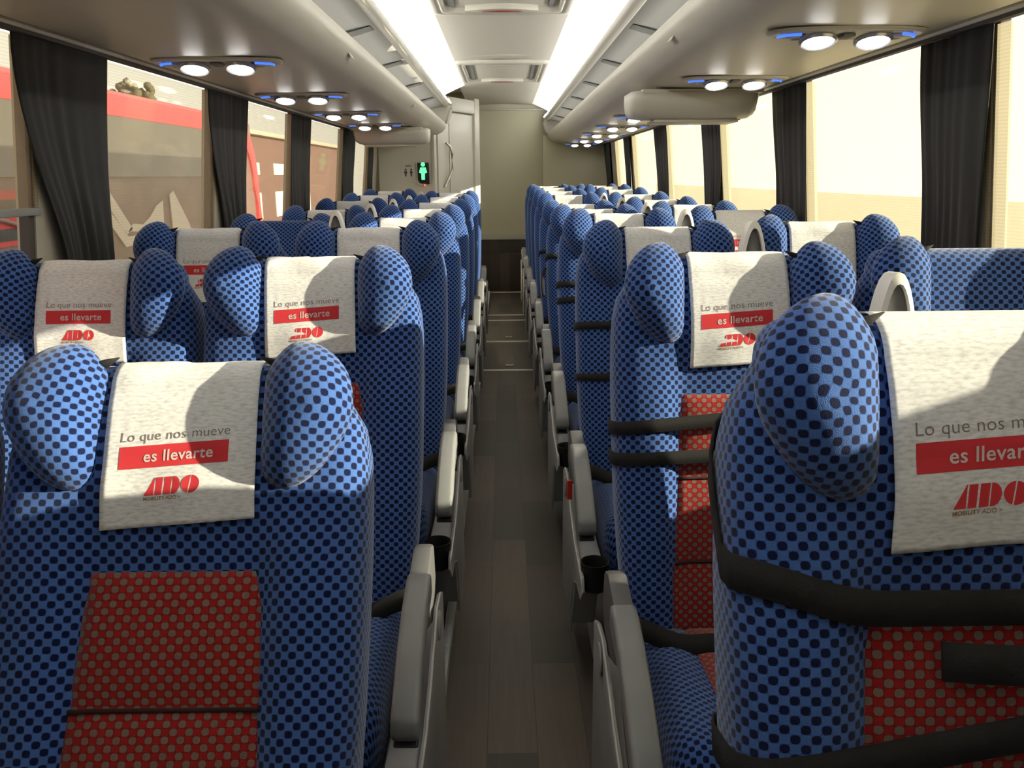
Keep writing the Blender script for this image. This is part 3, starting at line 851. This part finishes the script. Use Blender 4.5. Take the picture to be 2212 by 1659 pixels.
def arm_mesh(s):
    b = MB()
    pr = [(-.245, .592), (-.29, .594), (-.36, .577), (-.44, .545), (-.52, .500), (-.545, .482), (-.552, .455), (-.54, .440), (-.50, .455), (-.42, .500), (-.34, .535), (-.245, .545)]
    lo, hi = sorted((s*.2515, s*.2975)); b.prism(pr, 0, lo, hi, .010, 3); return b.mesh('armrest')
def arm_under_mesh(s):
    b = MB(); pr = [(-.40, .508), (-.49, .458), (-.543, .434), (-.535, .425), (-.47, .440), (-.38, .500)]
    lo, hi = sorted((s*.2545, s*.2945)); b.prism(pr, 0, lo, hi, .004); return b.mesh('armrest_underside')
def arm_pivot_mesh(s):
    b = MB(); pr = [(-.255, .583), (-.15, .600), (-.10, .585), (-.08, .50), (-.16, .44), (-.26, .48), (-.34, .52)]
    lo, hi = sorted((s*.253, s*.290)); b.prism(pr, 0, lo, hi, .008); return b.mesh('armrest_pivot')
SIDE = [(-.03, .06), (-.03, .44), (-.09, .465), (-.17, .475), (-.24, .45), (-.33, .415), (-.44, .385), (-.57, .385), (-.655, .385), (-.672, .355), (-.645, .325), (-.54, .315), (-.44, .27), (-.37, .16), (-.34, .06)]
def side_mesh(s):
    b = MB(); lo, hi = sorted((s*.2915, s*.300)); b.prism(SIDE, 0, lo, hi, .003)
    lo, hi = sorted((s*.232, s*.297)); b.prism([(-.05, .10), (-.05, .40), (-.30, .36), (-.50, .365), (-.57, .36), (-.57, .335), (-.46, .27), (-.36, .10)], 0, lo, hi, .006)
    return b.mesh('side_panel')
def side_trim_mesh(s):
    b = MB(); pts = [(s*.298, y, z) for y, z in SIDE[2:13]]
    b.tube(pts, .0025, 6); return b.mesh('panel_edge')
def cap_mesh(s):
    b = MB(); b.lathe([(0, .0), (.030, 0), (.030, .003), (.026, .006), (0, .006)], (s*.2995 if s > 0 else s*.3055, -.165, .435), 22, axis=0); return b.mesh('pivot_cap')
def cup_mesh(s):
    b = MB(); b.lathe([(0, .335), (.027, .335), (.031, .345), (.0345, .398), (.0355, .402), (.0355, .408), (.0335, .408), (.031, .398), (.028, .350), (0, .342)], (s*.262, -.612, 0), 28); return b.mesh('cup_holder')
def belt_mesh():
    pts = []; n = 24
    loops = []
    for k in range(n+1):
        x = -.238+.476*k/n; q = 1-(x/.238)**2
        z = .452-.030*q+.006*math.sin(k*.9); y = -.060-.035*q
        d = Vector((0, -.55, -.83)).normalized()*.044; nrm = Vector((0, -.83, .55))*.003
        p = Vector((x, y, z+.012))
        loops.append([tuple(p), tuple(p+d), tuple(p+d+nrm), tuple(p+nrm)])
    return loft('lap_belt', loops)
def buckle_mesh():
    b = MB(); b.box((.02, -.134, .405), (.085, -.104, .447), .008); return b.mesh('buckle')
def base_mesh():
    b = MB(); b.box((-.20, -.36, .22), (.20, .02, .285), .01); b.box((-.12, -.30, 0), (-.07, -.06, .23), .008); b.box((.07, -.30, 0), (.12, -.06, .23), .008); b.box((-.16, -.34, 0), (.16, -.02, .018), .004); return b.mesh('base_frame')
def arch_pts(hw, z0, z1, n=14, p=2.3):
    out = [(-hw*1.0, z0)]
    for k in range(n+1):
        t = -1+2*k/n; x = math.sin(t*PI/2)
        out.append((hw*x, z1-(.11*hw/.04)*(abs(x)**p)))
    out.append((hw, z0)); return out
def midarm_mesh():
    o_ = arch_pts(.037, .24, .778); i_ = arch_pts(.025, .25, .756)
    lo = [[(x, .028, z) for x, z in o_], [(x*1.0, .018, z) for x, z in o_], [(x*.97, -.020, z-.001) for x, z in o_], [(x, -.024, z) for x, z in i_], [(x*.96, -.008, z-.002) for x, z in i_]]
    return loft('middle_armrest', lo)
def midins_mesh():
    i_ = arch_pts(.0235, .252, .753); b = MB(); b.prism(i_, 1, -.014, -.006); return b.mesh('insert')
def tab_mesh():
    b = MB()
    for s in (-1, 1):
        b.tube([(s*.130, -.012, .800), (s*.112, -.014, .806), (s*.097, -.012, .812)], [.016, .012, .002], 8, sy=.6)
    return b.mesh('corner_tabs')
def tab1_mesh(s):
    b = MB(); b.tube([(s*.134, -.010, .796), (s*.114, -.016, .803), (s*.098, -.014, .811)], [.013, .009, .0015], 8, sy=.55); return b.mesh('corner_tab')

HINGE = .37
def seat(X, hy, rec, zo, s, aisle, mid, label, extra=False):
    root = empty('coach_seat', (X, hy, .03))
    tag(root, label, 'seat', 'blue dotted coach seats')
    br = link('backrest', cached('backrest', make_backrest), None, root); 
    if not br.data.materials: br.data.materials.append(BLUE)
    br.location = (0, 0, HINGE+zo); br.rotation_euler = (-math.radians(rec), 0, 0)
    def part(name, key, fn, m, par):
        me = cached(key, fn)
        if not me.materials: me.materials.append(m)
        return link(name, me, None, par)
    part('headrest_wing', 'wing-', lambda: make_wing(-1), BLUE, br); part('headrest_wing', 'wing+', lambda: make_wing(1), BLUE, br)
    part('centre_panel', 'redback', make_red_back, RED, br)
    part('panel_seam_shade', 'seam_low', lambda: seam_mesh(.17), SEAM_SHADE, br); part('panel_seam_shade', 'seam_high', lambda: seam_mesh(.345), SEAM_SHADE, br)
    part('corner_tab', 'tab-', lambda: tab1_mesh(-1), STRAP, br); part('corner_tab', 'tab+', lambda: tab1_mesh(1), STRAP, br)
    cu = part('cushion', 'cushion', make_cushion, BLUE, root)
    part('cushion_panel', 'redseat', make_red_seat, RED, cu)
    be = part('lap_belt', 'belt', belt_mesh, STRAP, root)
    part('buckle', 'buckle', buckle_mesh, BLACKP, be)
    split_edges(part('base_frame', 'base', base_mesh, DARKM, root))
    if aisle:
        k = '+' if s > 0 else '-'
        arm = split_edges(part('armrest', 'arm'+k, lambda: arm_mesh(s), ARMG, root), 55)
        split_edges(part('underside', 'armu'+k, lambda: arm_under_mesh(s), BLACKP, arm))
        split_edges(part('armrest_pivot', 'armp'+k, lambda: arm_pivot_mesh(s), mat('pivot_plastic', (.10, .10, .105), .5) if 'pivot_plastic' not in MATS else MATS['pivot_plastic'], root))
        sp = split_edges(part('side_panel', 'side'+k, lambda: side_mesh(s), PANG, root))
        part('panel_edge', 'sidet'+k, lambda: side_trim_mesh(s), TRIMG, sp)
        split_edges(part('pivot_cap', 'cap'+k, lambda: cap_mesh(s), PANG, sp))
        split_edges(part('cup_holder', 'cup'+k, lambda: cup_mesh(s), BLACKP, sp))
        if extra:
            b = MB(); lo, hi = sorted((s*.293, s*.307)); b.box((lo, -.30, .445), (hi, -.285, .500), .003); b.build('release_button', mat('red_button', (.6, .03, .02), .4), root)
        if mid:
            ma = split_edges(part('middle_armrest', 'mid', midarm_mesh, WHITEP, root), 50)
            ma.location = (-s*.238, -.115, .37+zo+(.045 if hy > 2 else 0)); ma.rotation_euler = (-math.radians(5), 0, 0)
            part('insert', 'midins', midins_mesh, GREYIN, ma)
    return root

# ---- headrest covers
def nap_path():
    pts = []
    for k in range(30):
        z = lerp(.568, .765, k/29); pts.append((front_y(0, z)-.0055, z))
    for k in range(1, 19):
        a = math.radians(k*10)
        yf, yb = interp(YF_T, .765)-.0055, interp(YB_T, .765)+.004
        y = (YC-(YC-yf)*math.cos(a)) if a < PI/2 else (YC+(yb-YC)*-math.cos(a))
        pts.append((y, .765+.051*math.sin(a)))
    for k in range(1, 10): z = lerp(.765, .66, k/9); pts.append((interp(YB_T, z)+.004, z))
    L_ = [0]
    for a, b in zip(pts, pts[1:]): L_.append(L_[-1]+math.dist(a, b))
    top = max(range(len(pts)), key=lambda i: pts[i][1])
    return pts, [L_[top]-x for x in L_]      # s > 0 down the front
NP, NS = nap_path()
NP2 = NP[::-1]; NS2 = NS[::-1]
def nap_at(s):
    y = interp(list(zip(NS2, [p[0] for p in NP2])), s); z = interp(list(zip(NS2, [p[1] for p in NP2])), s); return y, z
def nap_nrm(s):
    y0, z0 = nap_at(s-.004); y1, z1 = nap_at(s+.004)
    t = Vector((0, y1-y0, z1-z0)).normalized(); n = Vector((0, -t.z, t.y))
    if n.y > 0 and s > .03: n = -n
    return n
SMAX = NS[0]
def wrinkle(x, s, seed):
    if seed == 0: return 0.0
    v = .0022*max(0, math.sin(40*x+70*s*math.cos(seed)+seed*1.7))*sstep(-.02, .03, s)*(1-sstep(.06, .11, s))
    v += .0015*max(0, math.sin(55*x*math.sin(seed)-30*s+seed))*(1-sstep(.05, .12, s))
    return v
def napkin_meshes(sk, seed):
    """cloth and prints for one skew (slope across) and one pattern of creases"""
    t = math.tan(math.radians(sk))
    def P(x, s, off=0.0):
        n = nap_nrm(s); y, z = nap_at(s); hang = .010*sstep(.17, .225, s)*(.4+.6*math.sin(x*22+seed)**2)
        return Vector((x, y, z))+n*(off+wrinkle(x, s, seed)+hang*.6)
    nx, ns = 26, 56; V = []; F = []; UV = []
    hw = .1015
    for i in range(ns+1):
        for j in range(nx+1):
            x = -hw+2*hw*j/nx
            s = lerp(-.075, SMAX-.002, i/ns)
            if sk: s = lerp(-.075, SMAX-.012-x*t, i/ns) if True else s
            V.append(P(x+.004*sstep(.05, .2, s)*(1 if sk else 0), s))
    for i in range(ns):
        for j in range(nx):
            a = i*(nx+1)+j; q = (a, a+1, a+nx+2, a+nx+1); F.append(q)
            UV.append([(2*hw*((k % (nx+1))/nx), .3*(k//(nx+1))/ns) for k in q])
    cloth = recalc(raw('cloth', V, F, UV))
    def put(me, x0, s0, off, scale=1.0):
        for v in me.vertices:
            X_, Y_ = v.co.x*scale, v.co.y*scale
            x = x0+X_; s = s0-Y_-x*t
            v.co = P(x, s, off)
        return me
    out = {}
    me = text_mesh('Lo que nos mueve', .0185, -.00012, space=1.02); wdt = max(v.co.x for v in me.vertices)-min(v.co.x for v in me.vertices)
    out['slogan_text'] = (put(me, -.004, .156, .0006, .145/wdt), TEXTG)
    g = MB(); bm = g.bm
    nn = 20; vs = [[bm.verts.new((-.0725+.145*k/nn, r_, 0)) for k in range(nn+1)] for r_ in (0, .0075, .015, .0225, .030)]
    for r_ in range(4):
        for k in range(nn): bm.faces.new((vs[r_][k], vs[r_][k+1], vs[r_+1][k+1], vs[r_+1][k]))
    out['red_bar'] = (put(g.mesh('red_bar'), -.004, .193, .0005), TEXTR)
    me = text_mesh('es llevarte', .02, .00030, space=1.05); wdt = max(v.co.x for v in me.vertices)-min(v.co.x for v in me.vertices)
    out['bar_text'] = (put(me, .002, .185, .0010, .092/wdt), TEXTW)
    # three letter mark cut by slanting lines
    g = MB(); bm = g.bm
    polys = [[(0, 0), (148, 0), (170, 270), (160, 270)], [(168, 0), (275, 0), (298, 270), (192, 270)], [(302, 0), (415, 0), (440, 270), (326, 270)],
             [(432, 0), (480, 3), (525, 28), (558, 80), (570, 140), (560, 200), (532, 245), (495, 266), (456, 270)]]
    el = [(730+140*math.cos(2*PI*k/40), 133+138*math.sin(2*PI*k/40)) for k in range(40)]
    def side(p): return (p[0]-(718+22*(p[1]-133)/133))
    def clip(poly, keep):
        o_ = []
        for a, b in zip(poly, poly[1:]+poly[:1]):
            da, db = keep(a), keep(b)
            if da >= 0: o_.append(a)
            if da*db < 0: q = da/(da-db); o_.append((a[0]+(b[0]-a[0])*q, a[1]+(b[1]-a[1])*q))
        return o_
    polys += [clip(el, lambda p: -side(p)-9), clip(el, lambda p: side(p)-9)]
    for pl in polys:
        sl = [ .0]
        f = bm.faces.new([bm.verts.new((8.5e-5*(x-430), 8.5e-5*y, 0)) for x, y in pl])
    bmesh.ops.triangulate(bm, faces=bm.faces)
    out['letter_mark'] = (put(g.mesh('letter_mark'), -.004, .230, .0006), TEXTR)
    me = text_mesh('MOBILITY ADO >', .0062, .0001); wdt = max(v.co.x for v in me.vertices)-min(v.co.x for v in me.vertices)
    out['small_text'] = (put(me, -.016, .2365, .0006, .050/wdt), TEXTB)
    return cloth, out
NAPC = {}
def napkin(X, hy, rec, zo, var, label):
    if var not in NAPC: NAPC[var] = napkin_meshes(*var)
    cloth, prints = NAPC[var]
    root = link('headrest_cover', cloth, None)
    if not cloth.materials: cloth.materials.append(NAPM)
    md = root.modifiers.new('thick', 'SOLIDIFY'); md.thickness = .0012; md.offset = -1
    root.location = (X, hy, .03+HINGE+zo); root.rotation_euler = (-math.radians(rec), 0, 0)
    for nm, (me, m) in prints.items():
        if not me.materials: me.materials.append(m)
        link(nm, me, None, root, smooth=False)
    tag(root, label, 'headrest cover', 'white printed headrest covers')
    return root

# ---- straps round the seat backs
def strap(X, hy, rec, zo, zfun, wd, label, tail=None, par=None):
    N = len(section(.3)); loops = []
    def ptz(i, z):
        if z <= .765: return section(z)[i]
        return section(.765)[i][:2]+(z,)
    cen = Vector((0, .045))
    for i in list(range(N))+[0]:
        x, y, _ = section(.45)[i]; z = zfun(x, y)
        p0 = Vector(ptz(i, z-wd/2)); p1 = Vector(ptz(i, z+wd/2))
        a = section(z)[(i+1) % N]; b_ = section(z)[i-1]
        t = Vector((a[0]-b_[0], a[1]-b_[1])).normalized(); n = Vector((t.y, -t.x))
        if n.dot(Vector((x, y))-cen) < 0: n = -n
        if y < .02 and abs(x) < .19: n = Vector((0, -1))
        n3 = Vector((n.x, n.y, 0))
        flat = 0.0
        if y < .02 and abs(x) < .2: flat = max(0.0, p0.y-front_y(.165, z))*(1-sstep(.185, .2, abs(x)))
        loops.append([tuple(p0+n3*.003-Vector((0, flat, 0))), tuple(p1+n3*.003-Vector((0, flat, 0))), tuple(p1+n3*.0062-Vector((0, flat, 0))), tuple(p0+n3*.0062-Vector((0, flat, 0)))])
    root = link('black_strap', loft('black_strap', loops, caps=(False, False)), STRAP)
    root.location = (X, hy, .03+HINGE+zo); root.rotation_euler = (-math.radians(rec), 0, 0)
    if tail:
        tail(root)
    tag(root, label, 'strap', 'black straps round the seat backs')
    return root

HL = [.81+.92*k for k in range(8)]
HR = [.655, 1.60, 2.52, 3.44, 4.36, 5.30, 6.24, 7.18, 8.12, 9.06]
TL = [(27.25, -.02), (17, 0), (13, 0), (16.5, 0), (15.75, 0), (13.75, 0), (9.5, 0), (9, .012)]
TLW = [(24, 0), (18, 0), (12.25, 0), (17.25, 0), (15.75, 0), (9, 0), (10, .018), (9, .03)]
TR = [(14.0, .025), (11.75, 0), (12, 0), (11, 0), (16.25, 0), (17.25, 0), (9.5, .01), (9, .02), (9, .035), (9, .04)]
TRW = [(12.5, .02), (12.25, .01), (11, .01), (11.5, .01), (10.25, 0), (10.25, 0), (9, .01), (9, .03), (9, .045), (9, .04)]
XL, XLW, XR, XRW = -.44, -.955, .476, .980
SIDEN = {-1: 'red bus side', 1: 'bright blind side'}
for k in range(8):
    r, zo = TL[k]
    seat(XL, HL[k], r, zo, 1, True, k >= 3, 'blue dotted aisle seat with red centre panel, %s row, on the %s' % (ORD[k], SIDEN[-1]))
    napkin(XL, HL[k], r, zo, ((4 if k < 3 else 1.5), 1+k % 4), 'white printed headrest cover on the aisle seat of the %s row, %s' % (ORD[k], SIDEN[-1]))
    r, zo = TLW[k]
    seat(XLW, HL[k], r, zo, 1, False, False, 'blue dotted window seat, %s row, on the %s' % (ORD[k], SIDEN[-1]))
    if k not in (0, 3): napkin(XLW, HL[k], r, zo, (0, k % 3), 'white printed headrest cover on the window seat of the %s row, %s' % (ORD[k], SIDEN[-1]))
for k in range(10):
    r, zo = TR[k]
    seat(XR, HR[k], r, zo, -1, True, 1 <= k <= 6, 'blue dotted aisle seat with red centre panel, %s row, on the %s' % (ORD[k], SIDEN[1]), extra=(k == 2))
    napkin(XR, HR[k], r, zo, ((4 if k < 2 else 1.5), (0 if k == 0 else 1+k % 4)), 'white printed headrest cover on the aisle seat of the %s row, %s' % (ORD[k], SIDEN[1]))
    r, zo = TRW[k]
    seat(XRW+(.008 if k == 0 else 0), HR[k], r, zo, -1, False, False, 'blue dotted window seat, %s row, on the %s' % (ORD[k], SIDEN[1]))
    if k not in (0, 1): napkin(XRW, HR[k], r, zo, (0, k % 3), 'white printed headrest cover on the window seat of the %s row, %s' % (ORD[k], SIDEN[1]))

def tail_r1(root):
    loops = []
    for k in range(9):
        t = k/8; x = lerp(-.055, .20, t); z = lerp(.470, .490, t)-.01*math.sin(PI*t)
        y = -.034-.012*math.sin(PI*t)
        loops.append([(x, y, z-.019), (x, y-.004, z-.019), (x, y-.004, z+.019), (x, y, z+.019)])
    link('loose_tail', loft('loose_tail', loops), STRAP, root)
def band(k, zf, wd, lab, tail=None):
    r, zo = TR[k]; strap(XR, HR[k], r, zo, zf, wd, lab, tail)
band(0, lambda x, y: min(.70, .522+.03*sstep(.12, .25, -x)+1.6*max(0, y-.015)), .036, 'wide black strap sagging across the front row aisle seat, upper one, bright blind side', tail_r1)
band(0, lambda x, y: .395+.17*x, .034, 'black strap rising across the red panel of the front row aisle seat, lower one')
band(1, lambda x, y: .472+.09*x, .027, 'black strap round the second row aisle seat on the bright side, upper one')
band(1, lambda x, y: .398+.05*x, .027, 'black strap round the second row aisle seat on the bright side, lower one')
band(2, lambda x, y: .505, .022, 'black strap round the third row aisle seat on the bright side, upper one')
band(2, lambda x, y: .345, .022, 'black strap round the third row aisle seat on the bright side, lower one')
band(3, lambda x, y: .520, .024, 'black strap round the fourth row aisle seat on the bright side, upper one')
band(3, lambda x, y: .455+.08*(x+.2), .024, 'black strap round the fourth row aisle seat on the bright side, lower one')
def tail_r5(root):
    b = MB(); b.tube([(-.258, .02, .50), (-.272, -.0, .46), (-.275, -.02, .40), (-.27, -.03, .345)], .009, 6, sy=.9); b.build('hanging_end', STRAP, root)
band(4, lambda x, y: .50+.06*sstep(.0, .25, -x), .026, 'black strap with hanging end on the fifth row aisle seat, bright side', tail_r5)
band(5, lambda x, y: .50, .022, 'black strap round the sixth row aisle seat on the bright side')

# ------------------------------------------------------------------ OUTSIDE
b = MB(); b.box((-60, -40, -1.35), (60, 80, -1.25)); tag(b.build('ground_yard', mat('yard_concrete', (.42, .38, .32), .9, bump=(2, .02)), smooth=False), kind='structure')
BX = -3.8
bus = empty('parked_bus', (BX, 0, -1.25)); Z0 = 1.25
REDP = mat('red_coach_paint', (.55, .030, .040), .35)
SILV = mat('grey_coach_paint', (.16, .10, .09), .4)
WHT = mat('white_livery', (.75, .72, .68), .5)
DGL = mat('dark_coach_glass', (.05, .046, .036), .08, spec=1.0)
YT = 13.6
b = MB(); b.box((-2.4, -7, .3), (-.02, YT-.1, 3.40), .05); b.build('lower_body', SILV, bus)
b = MB(); b.prism([(-2.42, 3.20), (.0, 3.20), (0.01, 3.40), (-.06, 3.45), (-2.38, 3.47)], 1, -7, YT-.9, .01); b.build('red_roof_band', REDP, bus)
b = MB(); b.box((-.03, -6.9, 2.62), (-.004, YT-.8, 3.20)); b.build('window_band', DGL, bus, smooth=False)
n = 14; oc = []; ic = []
for k in range(n+1):
    a = PI/2*k/n; oc.append((YT-.95+.95*math.sin(a), 2.55+.90*math.cos(a))); ic.append((YT-.95+.72*math.sin(a), 2.45+.76*math.cos(a)))
oc += [(YT+.02, 2.2), (YT+.14, 1.6), (YT+.22, 1.1), (YT+.22, .4)]; ic += [(YT-.10, 2.2), (YT-.10, 1.8), (YT-.45, 1.2), (YT-.9, .9)]
b = MB(); b.prism(oc+[(YT-.9, .4)]+ic[::-1], 0, -2.4, .012, .004); b.build('red_tail_frame', REDP, bus)
for poly in ([(8.2, 2.72), (8.2, 2.54), (8.76, 2.05), (8.92, 2.10)], [(8.2, 2.48), (8.2, 2.36), (8.72, 1.93), (9.3, 1.95), (9.28, 2.03), (8.80, 2.03)], [(8.80, 2.08), (8.95, 2.15), (9.2, 2.13), (9.4, 2.20), (9.6, 2.31), (9.78, 2.36), (9.75, 2.10), (9.3, 2.05)], [(10.0, 2.42), (10.12, 2.46), (10.5, 2.1), (10.6, 1.98), (10.0, 2.0)]):
    b = MB(); b.prism([(y, z) for y, z in poly], 0, -.019, -.008); b.build('white_chevron', WHT, bus, smooth=False)
b = MB(); b.box((-.03, 4.6, 2.10), (-.006, 7.25, 2.52)); b.build('red_hatch', REDP, bus, smooth=False)
for y0, z0 in ((5.9, 2.36), (5.9, 2.14)):
    b = MB(); b.box((-.012, y0, z0), (0.0, y0+(.95 if z0 > 2.3 else 1.25), z0+.09), .004); b.build('vent', BLACKP, bus)
b = MB(); b.tube([(.012, 6.0, 2.38), (.012, 6.6, 2.30), (.012, 7.15, 2.17)], .016, 8); b.build('pipe', SILV, bus)
for y in (-4.5, 9.6):
    b = MB(); b.lathe([(0, -.30), (.46, -.30), (.50, -.24), (.50, .0), (.44, .03), (.25, .0), (0, .0)], (-.05, y, .50), 28, axis=0); b.build('wheel', BLACKP, bus)
tag(bus, 'long red and grey coach parked outside with white chevrons', 'bus')

e = empty('depot_building', (-8.4, 24, -1.25))
b = MB(); b.box((-3, -8, 0), (0, 22, 4.0), .03); b.build('walls', mat('brown_wall', (.10, .048, .038), .8, bump=(2, .02)), e)
LITW = mat('pale_glazing', (.72, .68, .55), .3)
for y in (-7, -3.2, .6, 4.4, 8.2, 12):
    for z0, z1 in ((1.2, 2.1), (2.7, 3.1)):
        b = MB(); b.box((-.02, y, z0), (.03, y+1.9, z1), .01); b.build('window', LITW, e)
b = MB(); b.box((-3.2, -8.2, 4.0), (.2, 22.2, 4.15), .02); b.build('roof', mat('roof_sheet', (.35, .28, .22), .7), e)
tag(e, 'brown depot building with pale windows beyond the tail of the red bus', 'building')

LEAF = mat('tree_leaf', (.06, .055, .025), .8); BARK = mat('tree_bark', (.09, .06, .04), .9)
def tree(x, y, h, r, seed, lab):
    rnd = random.Random(seed); e = empty('tree', (x, y, -1.25))
    b = MB(); b.tube([(0, 0, 0), (.1, 0, h*.4), (.0, .1, h*.8)], [.10, .07, .04], 10); b.build('trunk', BARK, e)
    bm = bmesh.new()
    for _ in range(150):
        v = Vector((rnd.gauss(0, 1), rnd.gauss(0, 1), rnd.gauss(0, .8))).normalized()*r*rnd.uniform(.3, 1)
        t = bmesh.new(); bmesh.ops.create_icosphere(t, subdivisions=2, radius=r*rnd.uniform(.10, .22))
        for q in t.verts: q.co = q.co*rnd.uniform(.8, 1.2)+v+Vector((0, 0, h))
        me = bpy.data.meshes.new('t'); t.to_mesh(me); t.free(); bm.from_mesh(me); bpy.data.meshes.remove(me)
    me = bpy.data.meshes.new('crown'); bm.to_mesh(me); bm.free(); link('crown', me, LEAF, e)
    tag(e, lab, 'tree')
tree(-12, 24.6, 5.0, .75, 1, 'dark tree top showing over the red bus roof beside the first dark curtain')
tree(-12, 29.3, 5.05, .7, 2, 'rounded dark tree top over the red bus roof, wider one')
tree(-13.2, 31.8, 4.8, .95, 3, 'lower dark tree top over the red bus roof next to the second dark curtain')

b = MB(); b.box((7.0, -12, -1.25), (7.2, 40, .95), .01); o = b.build('yard_wall', mat('pale_yard_wall', (.45, .42, .36), .9, bump=(2, .02))); tag(o, 'low grey yard wall seen through the bright blinds', 'wall', kind='structure')
